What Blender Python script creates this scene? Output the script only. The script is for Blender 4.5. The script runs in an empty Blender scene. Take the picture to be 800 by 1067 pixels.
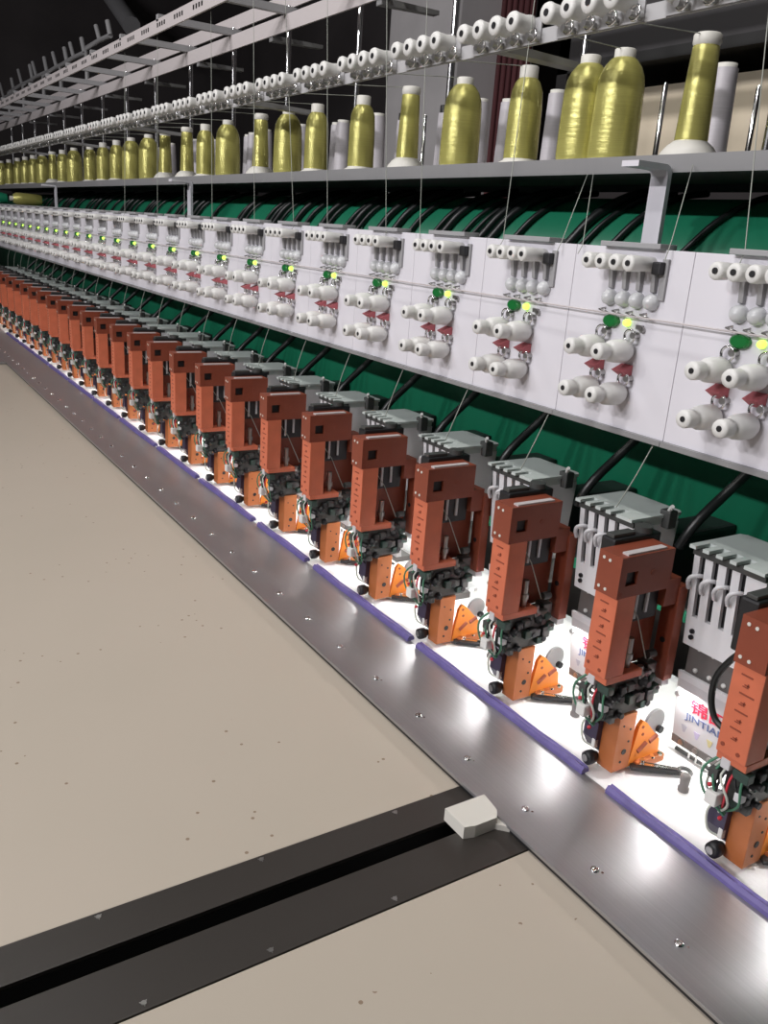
import bpy, bmesh, math, random
from mathutils import Vector, Matrix
random.seed(7)
PI = math.pi
SC = bpy.context.scene
COL = SC.collection
P = 0.2065                                     # pitch between two embroidery heads
# ---------------------------------------------------------------- camera
RX = [Vector(v) for v in ([0.52751, 0.29983, -0.79488], [0.8469, -0.11176, 0.51988], [0.06704, -0.94743, -0.31288])]
FPX = 881.5
CAM = Vector((0, 0, 0.7))
def pix(X):
    d = Vector(X) - CAM
    q = [sum(RX[i][j] * d[i] for i in range(3)) for j in range(3)]
    return (400 + FPX * q[0] / q[2], 533.5 + FPX * q[1] / q[2]) if q[2] > .05 else (9999, 9999)
def ray_dir(p):
    v = (p[0] - 400, p[1] - 533.5, FPX)
    return Vector([sum(RX[i][j] * v[j] for j in range(3)) for i in range(3)])
def on_y(p, Y):
    d = ray_dir(p); return CAM + d * (Y / d.y)
cam = bpy.data.objects.new('camera', bpy.data.cameras.new('camera'))
COL.objects.link(cam)
cam.matrix_world = Matrix(((RX[0][0], -RX[0][1], -RX[0][2], 0), (RX[1][0], -RX[1][1], -RX[1][2], 0),
                           (RX[2][0], -RX[2][1], -RX[2][2], .7), (0, 0, 0, 1)))
cam.data.sensor_fit = 'HORIZONTAL'; cam.data.sensor_width = 36
cam.data.lens = FPX / 800 * 36
cam.data.clip_start = .02; cam.data.clip_end = 60
SC.camera = cam
# ---------------------------------------------------------------- materials
def mat(name, col, rough=.5, metal=0., emit=None, es=0., spec=.5, aniso=0., noise=0., nscale=30., stretch=None, alpha=1., trans=0., coat=0., bump=0.):
    m = bpy.data.materials.new(name); m.use_nodes = True
    nt = m.node_tree; b = nt.nodes['Principled BSDF']
    b.inputs['Base Color'].default_value = (*col, 1)
    b.inputs['Roughness'].default_value = rough
    b.inputs['Metallic'].default_value = metal
    b.inputs['Specular IOR Level'].default_value = spec
    b.inputs['Anisotropic'].default_value = aniso
    b.inputs['Transmission Weight'].default_value = trans
    b.inputs['Coat Weight'].default_value = coat
    if emit:
        b.inputs['Emission Color'].default_value = (*emit, 1); b.inputs['Emission Strength'].default_value = es
    if noise or bump:
        tc = nt.nodes.new('ShaderNodeTexCoord'); mp = nt.nodes.new('ShaderNodeMapping')
        mp.inputs['Scale'].default_value = stretch or (1, 1, 1)
        nz = nt.nodes.new('ShaderNodeTexNoise'); nz.inputs['Scale'].default_value = nscale; nz.inputs['Detail'].default_value = 4
        nt.links.new(tc.outputs['Object'], mp.inputs['Vector']); nt.links.new(mp.outputs['Vector'], nz.inputs['Vector'])
        if noise:
            rp = nt.nodes.new('ShaderNodeValToRGB')
            rp.color_ramp.elements[0].position = .3; rp.color_ramp.elements[1].position = .7
            rp.color_ramp.elements[0].color = (*[max(0, c * (1 - noise)) for c in col], 1)
            rp.color_ramp.elements[1].color = (*[min(1, c * (1 + noise)) for c in col], 1)
            nt.links.new(nz.outputs['Fac'], rp.inputs['Fac']); nt.links.new(rp.outputs['Color'], b.inputs['Base Color'])
        if bump:
            bp = nt.nodes.new('ShaderNodeBump'); bp.inputs['Strength'].default_value = bump; bp.inputs['Distance'].default_value = .002
            nt.links.new(nz.outputs['Fac'], bp.inputs['Height']); nt.links.new(bp.outputs['Normal'], b.inputs['Normal'])
    return m
M = {}
M['panel'] = mat('white_panel_paint', (.69, .68, .73), .42, noise=.02, nscale=5)
M['white_metal'] = mat('white_metal', (.74, .74, .76), .38, noise=.03, nscale=9)
M['greywhite'] = mat('greywhite_metal', (.60, .60, .62), .45)
M['plastic'] = mat('white_plastic', (.72, .72, .70), .4)
M['clear'] = mat('milky_plastic', (.80, .82, .84), .25, trans=.25)
M['grey'] = mat('grey_metal', (.33, .33, .34), .45)
M['topgrey'] = mat('grey_green_cover', (.52, .57, .55), .5)
M['darkgrey'] = mat('dark_grey', (.055, .057, .055), .45)
M['railgrey'] = mat('rail_grey', (.17, .16, .155), .4, metal=.3)
M['black'] = mat('black_plastic', (.012, .012, .014), .45)
M['hose'] = mat('black_hose', (.010, .012, .012), .4)
M['chrome'] = mat('chrome', (.8, .8, .8), .16, metal=1)
M['steel'] = mat('steel', (.42, .41, .40), .32, metal=.9)
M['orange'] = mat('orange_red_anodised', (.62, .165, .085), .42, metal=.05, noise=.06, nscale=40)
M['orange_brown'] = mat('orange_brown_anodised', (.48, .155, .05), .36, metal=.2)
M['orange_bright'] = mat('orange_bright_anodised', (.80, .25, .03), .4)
M['mark'] = mat('engraved_mark', (.25, .055, .028), .6)
M['green'] = mat('green_beam_paint', (.014, .23, .12), .42, noise=.05, nscale=3)
M['green_switch'] = mat('green_rocker', (.01, .16, .035), .3)
M['led'] = mat('led_lens', (.5, .9, .15), .3, emit=(.55, 1., .10), es=1.6)
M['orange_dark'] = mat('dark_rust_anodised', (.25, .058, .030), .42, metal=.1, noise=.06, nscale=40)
M['disc'] = mat('smoky_disc', (.36, .36, .37), .3, trans=.3)
M['red_pad'] = mat('red_felt', (.50, .13, .15), .7)
M['purple'] = mat('purple_plastic', (.125, .10, .285), .5, noise=.12, nscale=60)
M['dkpurple'] = mat('dark_purple_plastic', (.045, .035, .07), .4)
M['cloth'] = mat('white_cloth', (.86, .86, .86), .8, bump=.3, nscale=260)
M['gr_plate'] = mat('dark_groove_plate', (.036, .031, .027), .42, noise=.12, nscale=8, stretch=(1, .2, 1))
M['slotblack'] = mat('slot_black', (.006, .006, .006), .6)
M['yarn'] = mat('yellow_green_yarn', (.52, .49, .15), .22, metal=.35, noise=.08, nscale=40, stretch=(.2, .2, 22), bump=.30)
M['yarn_pale'] = mat('pale_grey_yarn', (.52, .50, .53), .45, noise=.08, nscale=40, stretch=(.2, .2, 22))
M['cone'] = mat('cone_plastic', (.66, .65, .60), .5)
M['thread'] = mat('thread', (.36, .38, .34), .5)
M['shelf'] = mat('shelf_grey', (.25, .25, .255), .45)
M['rack'] = mat('rack_paint', (.55, .51, .51), .45)
M['carton'] = mat('cream_carton', (.62, .54, .41), .8, noise=.06, nscale=6)
M['rack_dark'] = mat('storage_dark', (.03, .028, .03), .6)
M['plate'] = mat('plate_paint', (.50, .50, .52), .45)
M['red_ink'] = mat('red_print', (.62, .02, .06), .5)
M['blue_ink'] = mat('blue_grey_print', (.10, .13, .26), .5)
M['mk1'] = mat('print_grey', (.36, .36, .42), .6); M['mk2'] = mat('print_violet', (.42, .38, .55), .6)
M['mk3'] = mat('print_gold', (.52, .46, .24), .6); M['mk4'] = mat('print_lilac', (.50, .42, .52), .6)
M['wire_g'] = mat('green_wire', (.06, .20, .12), .5); M['wire_w'] = mat('pale_wire', (.55, .58, .52), .5)
M['wire_r'] = mat('red_wire', (.55, .03, .05), .5)
M['fit_green'] = mat('dark_green_fitting', (.03, .06, .05), .4)
M['rail_paint'] = mat('rail_paint', (.42, .42, .43), .45)
M['nylon'] = mat('white_nylon', (.70, .68, .62), .55)
M['wall'] = mat('dark_wall', (.055, .048, .049), .85, noise=.3, nscale=1.2)
M['column'] = mat('grey_column', (.60, .58, .58), .8, noise=.08, nscale=3)
M['maroon'] = mat('maroon_curtain', (.11, .032, .036), .8, noise=.3, nscale=6, stretch=(6, 6, .3))
M['floor'] = mat('concrete_floor', (.16, .15, .14), .7, noise=.15, nscale=3)
M['ceil'] = mat('dark_ceiling', (.020, .019, .020), .9)
M['lamp'] = mat('lamp_glow', (1, 1, 1), .5, emit=(1, .97, .93), es=14)
def table_mat():
    m = mat('cream_table', (.50, .435, .345), .45, spec=.3); nt = m.node_tree; b = nt.nodes['Principled BSDF']
    tc = nt.nodes.new('ShaderNodeTexCoord')
    v = nt.nodes.new('ShaderNodeTexVoronoi'); v.inputs['Scale'].default_value = 42
    n = nt.nodes.new('ShaderNodeTexNoise'); n.inputs['Scale'].default_value = 7
    n2 = nt.nodes.new('ShaderNodeTexNoise'); n2.inputs['Scale'].default_value = 2.2
    a = nt.nodes.new('ShaderNodeMath'); a.operation = 'LESS_THAN'; a.inputs[1].default_value = .105
    c = nt.nodes.new('ShaderNodeMath'); c.operation = 'GREATER_THAN'; c.inputs[1].default_value = .55
    mu = nt.nodes.new('ShaderNodeMath'); mu.operation = 'MULTIPLY'
    mx = nt.nodes.new('ShaderNodeMixRGB'); mx.inputs['Color2'].default_value = (.27, .20, .14, 1)
    rp = nt.nodes.new('ShaderNodeValToRGB'); rp.color_ramp.elements[0].color = (.475, .425, .350, 1); rp.color_ramp.elements[1].color = (.53, .465, .390, 1)
    for nd in (v, n, n2): nt.links.new(tc.outputs['Object'], nd.inputs['Vector'])
    nt.links.new(v.outputs['Distance'], a.inputs[0]); nt.links.new(n.outputs['Fac'], c.inputs[0])
    nt.links.new(a.outputs[0], mu.inputs[0]); nt.links.new(c.outputs[0], mu.inputs[1])
    nt.links.new(n2.outputs['Fac'], rp.inputs['Fac']); nt.links.new(rp.outputs['Color'], mx.inputs['Color1'])
    nt.links.new(mu.outputs[0], mx.inputs['Fac']); nt.links.new(mx.outputs['Color'], b.inputs['Base Color'])
    return m
M['table'] = table_mat()
def brushed():
    m = mat('brushed_steel', (.5, .49, .5), .36, metal=.75, aniso=.5); nt = m.node_tree; b = nt.nodes['Principled BSDF']
    tc = nt.nodes.new('ShaderNodeTexCoord'); mp = nt.nodes.new('ShaderNodeMapping'); mp.inputs['Scale'].default_value = (.7, 160, 1)
    n = nt.nodes.new('ShaderNodeTexNoise'); n.inputs['Scale'].default_value = 3; n.inputs['Detail'].default_value = 5
    r = nt.nodes.new('ShaderNodeMapRange'); r.inputs['To Min'].default_value = .27; r.inputs['To Max'].default_value = .46
    rc = nt.nodes.new('ShaderNodeValToRGB'); rc.color_ramp.elements[0].color = (.36, .355, .365, 1); rc.color_ramp.elements[1].color = (.48, .475, .49, 1)
    nt.links.new(tc.outputs['Object'], mp.inputs['Vector']); nt.links.new(mp.outputs['Vector'], n.inputs['Vector'])
    nt.links.new(n.outputs['Fac'], r.inputs['Value']); nt.links.new(r.outputs['Result'], b.inputs['Roughness'])
    nt.links.new(n.outputs['Fac'], rc.inputs['Fac']); nt.links.new(rc.outputs['Color'], b.inputs['Base Color'])
    return m
M['brushed'] = brushed()
# ---------------------------------------------------------------- mesh helpers
class MB:
    def __init__(s): s.bm = bmesh.new(); s.smooth = False
    def _add(s, verts, faces, sm=False):
        vs = [s.bm.verts.new(v) for v in verts]
        for f in faces:
            try:
                fc = s.bm.faces.new([vs[i] for i in f]); fc.smooth = sm
            except ValueError: pass
        return s
    def box(s, x0, x1, y0, y1, z0, z1, bev=0.):
        if bev:
            t = bmesh.new(); bmesh.ops.create_cube(t, size=1)
            for v in t.verts: v.co = Vector(((x0 + x1) / 2 + v.co.x * (x1 - x0), (y0 + y1) / 2 + v.co.y * (y1 - y0), (z0 + z1) / 2 + v.co.z * (z1 - z0)))
            bmesh.ops.bevel(t, geom=t.edges[:], offset=bev, segments=2, affect='EDGES', profile=.6)
            t.verts.index_update()
            s._add([v.co.copy() for v in t.verts], [[v.index for v in f.verts] for f in t.faces]); t.free(); return s
        v = [(x, y, z) for z in (z0, z1) for y in (y0, y1) for x in (x0, x1)]
        return s._add(v, [(0, 2, 3, 1), (4, 5, 7, 6), (0, 1, 5, 4), (2, 6, 7, 3), (0, 4, 6, 2), (1, 3, 7, 5)])
    def prism_x(s, prof, x0, x1):               # polygon in (y, z) extruded along x
        n = len(prof); v = [(x0, y, z) for y, z in prof] + [(x1, y, z) for y, z in prof]
        return s._add(v, [tuple(range(n - 1, -1, -1)), tuple(range(n, 2 * n))] + [(i, (i + 1) % n, n + (i + 1) % n, n + i) for i in range(n)])
    def prism_z(s, prof, z0, z1):
        n = len(prof); v = [(x, y, z0) for x, y in prof] + [(x, y, z1) for x, y in prof]
        return s._add(v, [tuple(range(n - 1, -1, -1)), tuple(range(n, 2 * n))] + [(i, (i + 1) % n, n + (i + 1) % n, n + i) for i in range(n)])
    def rings(s, rings, sm=True, cap=True, closed=False):
        n = len(rings[0]); v = [p for r in rings for p in r]; f = []
        m = len(rings)
        for i in range(m if closed else m - 1):
            for k in range(n):
                a, b = i * n, ((i + 1) % m) * n
                f.append((a + k, a + (k + 1) % n, b + (k + 1) % n, b + k))
        s._add(v, f, sm)
        if cap and not closed:
            s._add(rings[0], [tuple(range(n - 1, -1, -1))]); s._add(rings[-1], [tuple(range(n))])
        return s
    def lathe(s, prof, c=(0, 0, 0), axis='z', n=20, sm=True, cap=True):     # prof: list of (radius, height)
        R = []
        for r, h in prof:
            ring = []
            for k in range(n):
                a = 2 * PI * k / n; p, q = r * math.cos(a), r * math.sin(a)
                o = {'z': (p, q, h), 'y': (q, h, p), 'x': (h, p, q)}[axis]
                ring.append((c[0] + o[0], c[1] + o[1], c[2] + o[2]))
            R.append(ring)
        return s.rings(R, sm, cap)
    def cyl(s, c, r, h, axis='z', n=16): return s.lathe([(r, 0), (r, h)], c, axis, n)
    def torus(s, c, R, r, axis='z', n=20, k=8):
        Rg = []
        for i in range(n):
            a = 2 * PI * i / n; ring = []
            for j in range(k):
                b = 2 * PI * j / k; rr = R + r * math.cos(b); p, q, h = rr * math.cos(a), rr * math.sin(a), r * math.sin(b)
                o = {'z': (p, q, h), 'y': (q, h, p), 'x': (h, p, q)}[axis]
                ring.append((c[0] + o[0], c[1] + o[1], c[2] + o[2]))
            Rg.append(ring)
        return s.rings(Rg, True, False, True)
    def tube(s, pts, r, n=8, smooth=0):
        pts = [Vector(p) for p in pts]
        if smooth:
            q = []
            for i in range(len(pts) - 1):
                p0, p1, p2, p3 = pts[max(i - 1, 0)], pts[i], pts[i + 1], pts[min(i + 2, len(pts) - 1)]
                for t in range(smooth):
                    u = t / smooth
                    q.append(.5 * ((2 * p1) + (p2 - p0) * u + (2 * p0 - 5 * p1 + 4 * p2 - p3) * u * u + (3 * p1 - p0 - 3 * p2 + p3) * u ** 3))
            pts = q + [pts[-1]]
        R = []; up = Vector((0.31, .2, 1)).normalized()
        for i, p in enumerate(pts):
            d = (pts[min(i + 1, len(pts) - 1)] - pts[max(i - 1, 0)]).normalized()
            a = d.cross(up)
            if a.length < .05: a = d.cross(Vector((1, 0, 0)))
            a.normalize(); b = d.cross(a); up = -b if b.dot(up) < 0 else b
            a = d.cross(up).normalized()
            rr = r[i] if isinstance(r, (list, tuple)) else r
            R.append([p + rr * (math.cos(2 * PI * k / n) * a + math.sin(2 * PI * k / n) * up) for k in range(n)])
        return s.rings(R, n > 4)
    def build(s, name, m, parent=None, org=(0, 0, 0)):
        bmesh.ops.recalc_face_normals(s.bm, faces=s.bm.faces[:])
        if any(org):
            bmesh.ops.translate(s.bm, verts=s.bm.verts[:], vec=-Vector(org))
        me = bpy.data.meshes.new(name); s.bm.to_mesh(me); s.bm.free()
        me.materials.append(M[m] if isinstance(m, str) else m)
        o = bpy.data.objects.new(name, me); COL.objects.link(o)
        if parent: o.parent = parent
        elif any(org): o.location = org
        return o
def tag(o, label=None, cat=None, group=None, kind=None):
    if label: o['label'] = label
    if cat: o['category'] = cat
    if group: o['group'] = group
    if kind: o['kind'] = kind
    return o
def empty(name, loc):
    o = bpy.data.objects.new(name, None); COL.objects.link(o); o.location = loc; o.empty_display_size = .02
    return o
def kids(o): return [c for c in list(COL.objects) if c.parent == o]
def dup(root, loc, label=None):
    tree = [(c, [g for g in KID.get(c.name, [])]) for c in KID[root.name]]
    r = root.copy(); COL.objects.link(r); r.location = loc
    if label: r['label'] = label
    for c, gs in tree:
        d = c.copy(); COL.objects.link(d); d.parent = r
        for g in gs:
            e = g.copy(); COL.objects.link(e); e.parent = d
    return r
KID = {}
def remember(root):
    for o in COL.objects:
        if o.parent: KID.setdefault(o.parent.name, [])
        if o.parent and o not in KID[o.parent.name]: KID[o.parent.name].append(o)
def struct(o): o['kind'] = 'structure'; return o
W = 'first second third fourth fifth sixth seventh eighth ninth tenth eleventh twelfth thirteenth fourteenth fifteenth sixteenth seventeenth eighteenth nineteenth twentieth'.split()
T10 = {2: ('twenty', 'twentieth'), 3: ('thirty', 'thirtieth'), 4: ('forty', 'fortieth')}
def ordw(i):                                   # 0 -> first
    n = i + 1
    if n <= 20: return W[n - 1]
    t, u = divmod(n, 10)
    return T10[t][1] if u == 0 else T10[t][0] + '-' + W[u - 1]
def place(i): return 'nearest' if i == 0 else ordw(i) + ' nearest'
def text_mesh(body, size, depth=.0003):
    cu = bpy.data.curves.new('t', 'FONT'); cu.body = body; cu.size = size; cu.extrude = depth; cu.offset = size * .012
    cu.align_x = 'LEFT'
    o = bpy.data.objects.new('t', cu); COL.objects.link(o)
    bpy.context.view_layer.update()
    me = bpy.data.meshes.new_from_object(o.evaluated_get(bpy.context.evaluated_depsgraph_get()))
    bpy.data.objects.remove(o); return me
def text_part(name, body, size, m, parent, loc, rot=(PI / 2, 0, 0), width=None):
    me = text_mesh(body, size)
    if width:
        xs = [v.co.x for v in me.vertices]; w = max(xs) - min(xs)
        for v in me.vertices: v.co.x = (v.co.x - min(xs)) * width / w
    R = Matrix.Translation(loc) @ Matrix.Rotation(rot[0], 4, 'X')
    me.transform(R); me.materials.clear(); me.materials.append(M[m])
    o = bpy.data.objects.new(name, me); COL.objects.link(o); o.parent = parent; return o

XL = -8.4                                       # left end of the machine
# ================================================================ setting
struct(MB().box(-10, 5, -7, 4.3, -.86, -.80).build('floor', 'floor'))
struct(MB().box(-10, 5, 4.2, 4.3, -.8, 3.4).build('wall_back', 'wall'))
struct(MB().box(-10.1, -10, -7, 4.3, -.8, 3.4).build('wall_left', 'wall'))
struct(MB().box(-10, 5, -7, 4.3, 3.4, 3.5).build('ceiling', 'ceil'))
cl = on_y((405, 40), 3.3); cr = on_y((476, 40), 3.3)
col = MB().box(cl.x, cr.x, 3.3, 3.9, -.8, 3.4, .02).build('trim_1', 'column'); struct(col); col['label'] = 'grey square concrete column behind the thread rack'
cu0 = on_y((480, 40), 3.6); cu1 = on_y((548, 40), 3.6)
mb = MB()
for i in range(24):
    x = cu0.x + (cu1.x - cu0.x) * i / 24; w = (cu1.x - cu0.x) / 24
    mb.cyl((x + w / 2, 3.62 + .02 * (i % 2), -.8), w * .62, 3.1, 'z', 10)
tag(mb.build('curtain', 'maroon'), 'dark maroon hanging curtain right of the grey column', 'curtain')
# overhead ducts glimpsed at the upper left
a, b = on_y((110, -12), 2.6), on_y((137, 27), 2.6)
tag(MB().tube([a + (a - b) * 1.2, b], .085, 10).build('ceiling_brace', 'grey'), 'dull grey slanting brace at the top left behind the rack', 'brace')

# ================================================================ table
GX0, GX1 = -.741, -.603                         # groove plates
SX0, SX1 = -.691, -.667                         # slot
def table(name, x0, x1, label):
    t = empty(name, ((x0 + x1) / 2, 0, -.8)); o = t.location
    MB().box(x0, x1, -.9, .80, -.03, 0, .002).build('top', 'table', t, o)
    for x in (x0 + .08, x1 - .08):
        for y in (-.8, .7): MB().box(x - .03, x + .03, y - .03, y + .03, -.8, -.03).build('leg', 'grey', t, o)
    tag(t, label, 'table')
table('work_table', XL, GX0 - .001, 'cream speckled table top stretching left beyond the dark grooved plates')
table('work_table', GX1 + .001, 2.2, 'cream speckled table top in the near right corner below the dark plates')
def groove_plate(x0, x1, label, sx, ys):
    t = empty('groove_plate', ((x0 + x1) / 2, -.1, 0)); o = t.location
    MB().box(x0, x1, -.9, .80, -.004, .001, .0004).build('plate', 'gr_plate', t, o)
    for y in ys:
        mb = MB().cyl((sx, y, .0008), .0028, .0008, 'z', 12)
        for k in range(3):
            a = k * 2.1; mb.box(sx - .0006 + .0035 * math.cos(a), sx + .0006 + .0035 * math.cos(a), y - .0006 + .0035 * math.sin(a), y + .0006 + .0035 * math.sin(a), .001, .0014)
        mb.build('screw', 'steel', t, o)
    tag(t, label, 'plate', 'dark plates beside the table slot')
groove_plate(GX0, SX0, 'dark metal plate along the far left side of the table slot', GX0 + .006, (.16, .345, .53, -.02))
groove_plate(SX1, GX1, 'dark metal plate along the near right side of the table slot', GX1 - .008, (.17, .30, .45, .02))
ch = empty('slot_channel', ((SX0 + SX1) / 2, -.1, -.03))
MB().box(SX0, SX1, -.9, .80, -.03, -.026).build('channel_floor', 'slotblack', ch, ch.location)
MB().box(SX0 - .002, SX0, -.9, .80, -.03, -.005).box(SX1, SX1 + .002, -.9, .80, -.03, -.005).build('channel_side', 'slotblack', ch, ch.location)
MB().box(-.676, -.672, .46, .55, -.026, -.012).build('steel_runner', 'chrome', ch, ch.location)
tag(ch, 'black slot channel running between the two dark table plates', 'channel')
# white nylon slider
sl = empty('slider_block', (-.675, .6, 0))
MB().prism_z([(-.694, .577), (-.654, .577), (-.650, .592), (-.650, .625), (-.662, .635), (-.694, .640)], .0012, .0185).build('block', 'nylon', sl, sl.location)
MB().prism_z([(-.690, .634), (-.650, .624), (-.634, .640), (-.634, .665), (-.690, .665)], .0012, .009).build('neck', 'nylon', sl, sl.location)
tag(sl, 'white nylon slider block in the table slot under the steel strip', 'slider')
# ================================================================ embroidery frame strip
FX0, FX1 = -8.2, .75
fr = empty('steel_border_strip', (-.6, .72, 0)); o = fr.location
MB().box(FX0, FX1, .634, .806, .0072, .012, .0008).build('rail', 'brushed', fr, o)
MB().box(FX0, FX1, .637, .80, .0008, .0072).build('rail_gap_shade', 'black', fr, o)  # black fill stands in for the shadow line under the rail edge
MB().box(-4.44, -4.27, -.4, .634, .003, .0118, .001).build('cross_rail', 'brushed', fr, o)
x = -.407 + .1222 * 4
sc_i = 0
proto = None
while x > -5.2:
    mb = MB().lathe([(.0056, .0118), (.0054, .0140), (.0036, .0152), (.0014, .0142)], (x, .674, 0), 'z', 14)
    mb.cyl((x + .0075, .679, .0118), .0016, .0008, 'z', 8)
    mb.build('screw', 'chrome', fr, o); x -= .1222
tag(fr, 'long brushed steel frame strip with screws along the table edge', 'frame')
# white cloth below the needles
mb = MB(); nx, ny = 150, 10; g = []
for i in range(nx + 1):
    for j in range(ny + 1):
        xx = FX0 + .1 + (FX1 - FX0 - .2) * i / nx; yy = .800 + (1.125 - .800) * j / ny
        g.append((xx, yy, .0135 + .0012 * math.sin(xx * 21 + yy * 13) * math.sin(yy * 31) if 0 < j < ny else .0135))
mb._add(g, [(i * (ny + 1) + j, (i + 1) * (ny + 1) + j, (i + 1) * (ny + 1) + j + 1, i * (ny + 1) + j + 1) for i in range(nx) for j in range(ny)], True)
mb._add([(p[0], p[1], p[2] - .0012) for p in g], [(i * (ny + 1) + j, i * (ny + 1) + j + 1, (i + 1) * (ny + 1) + j + 1, (i + 1) * (ny + 1) + j) for i in range(nx) for j in range(ny)], True)
tag(mb.build('fabric_sheet', 'cloth', None, (-.6, .96, .0)), 'brightly lit white fabric stretched under the row of needles', 'fabric')
nb = MB().box(FX0, FX1, .806, 1.15, -.12, .0105)
tag(nb.build('machine_bed', 'white_metal', None, (-.6, .97, -.12)), 'white machine bed below the lit fabric', 'machine bed')
# purple clamping strips
seg = [(-.629, -.285), (-1.082, -.673), (-1.475, -1.107), (-1.764, -1.515)]
x = -1.80
while x > -5.0:
    L = random.uniform(.33, .42); seg.append((x - L, x)); x -= L + .03
seg.insert(0, (-.245, .10))
vis = 0
for i, (x0, x1) in enumerate(seg):
    n = max(8, int((x1 - x0) / .02)); R = []
    for k in range(n + 1):
        xx = x0 + (x1 - x0) * k / n
        w = .0066 + .0006 * math.sin(k * 1.3 + i) ** 2; h = .010 + .0008 * math.sin(k * .9 + i * 2)
        yc = .8005 + .0006 * math.sin(k * .35 + i)
        R.append([(xx, yc - w, .0122), (xx, yc - w, .0122 + h * .55), (xx, yc - w * .45, .0122 + h), (xx, yc + w * .2, .0122 + h * .86), (xx, yc + w * .6, .0122 + h), (xx, yc + w, .0122 + h * .5), (xx, yc + w, .0122)])
    mb = MB().rings(R, False)
    if i == 0: continue
    tag(mb.build('clamp_strip', 'purple', None, ((x0 + x1) / 2, .8, .012)), 'purple clamping strip on the steel frame edge, %s to the camera' % place(vis), 'clamp strip', 'purple clamping strips along the frame')
    vis += 1

# ================================================================ green beam
bp = [(1.17, .10)]
for k in range(13):
    a = PI - k * PI / 2 / 12; bp.append((1.295 + .125 * math.cos(a), .667 + .125 * math.sin(a)))
for k in range(9):
    a = PI / 2 - k * PI / 2 / 8; bp.append((1.44 + .045 * math.cos(a), .745 + .045 * math.sin(a)))
bp += [(1.485, .10)]
bm_ = MB().prism_x(bp, XL, 1.2)
for f in bm_.bm.faces: f.smooth = len(f.verts) == 4
be = empty('machine_beam', (-.6, 1.33, -.8)); 
bm_.build('beam', 'green', be, be.location)
for x in (.6, -2.4, -5.4, -8.0): MB().box(x - .12, x + .12, 1.2, 1.46, -.8, .10).build('leg', 'green', be, be.location)
tag(be, 'long glossy green machine beam behind the white panels', 'beam')

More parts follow.
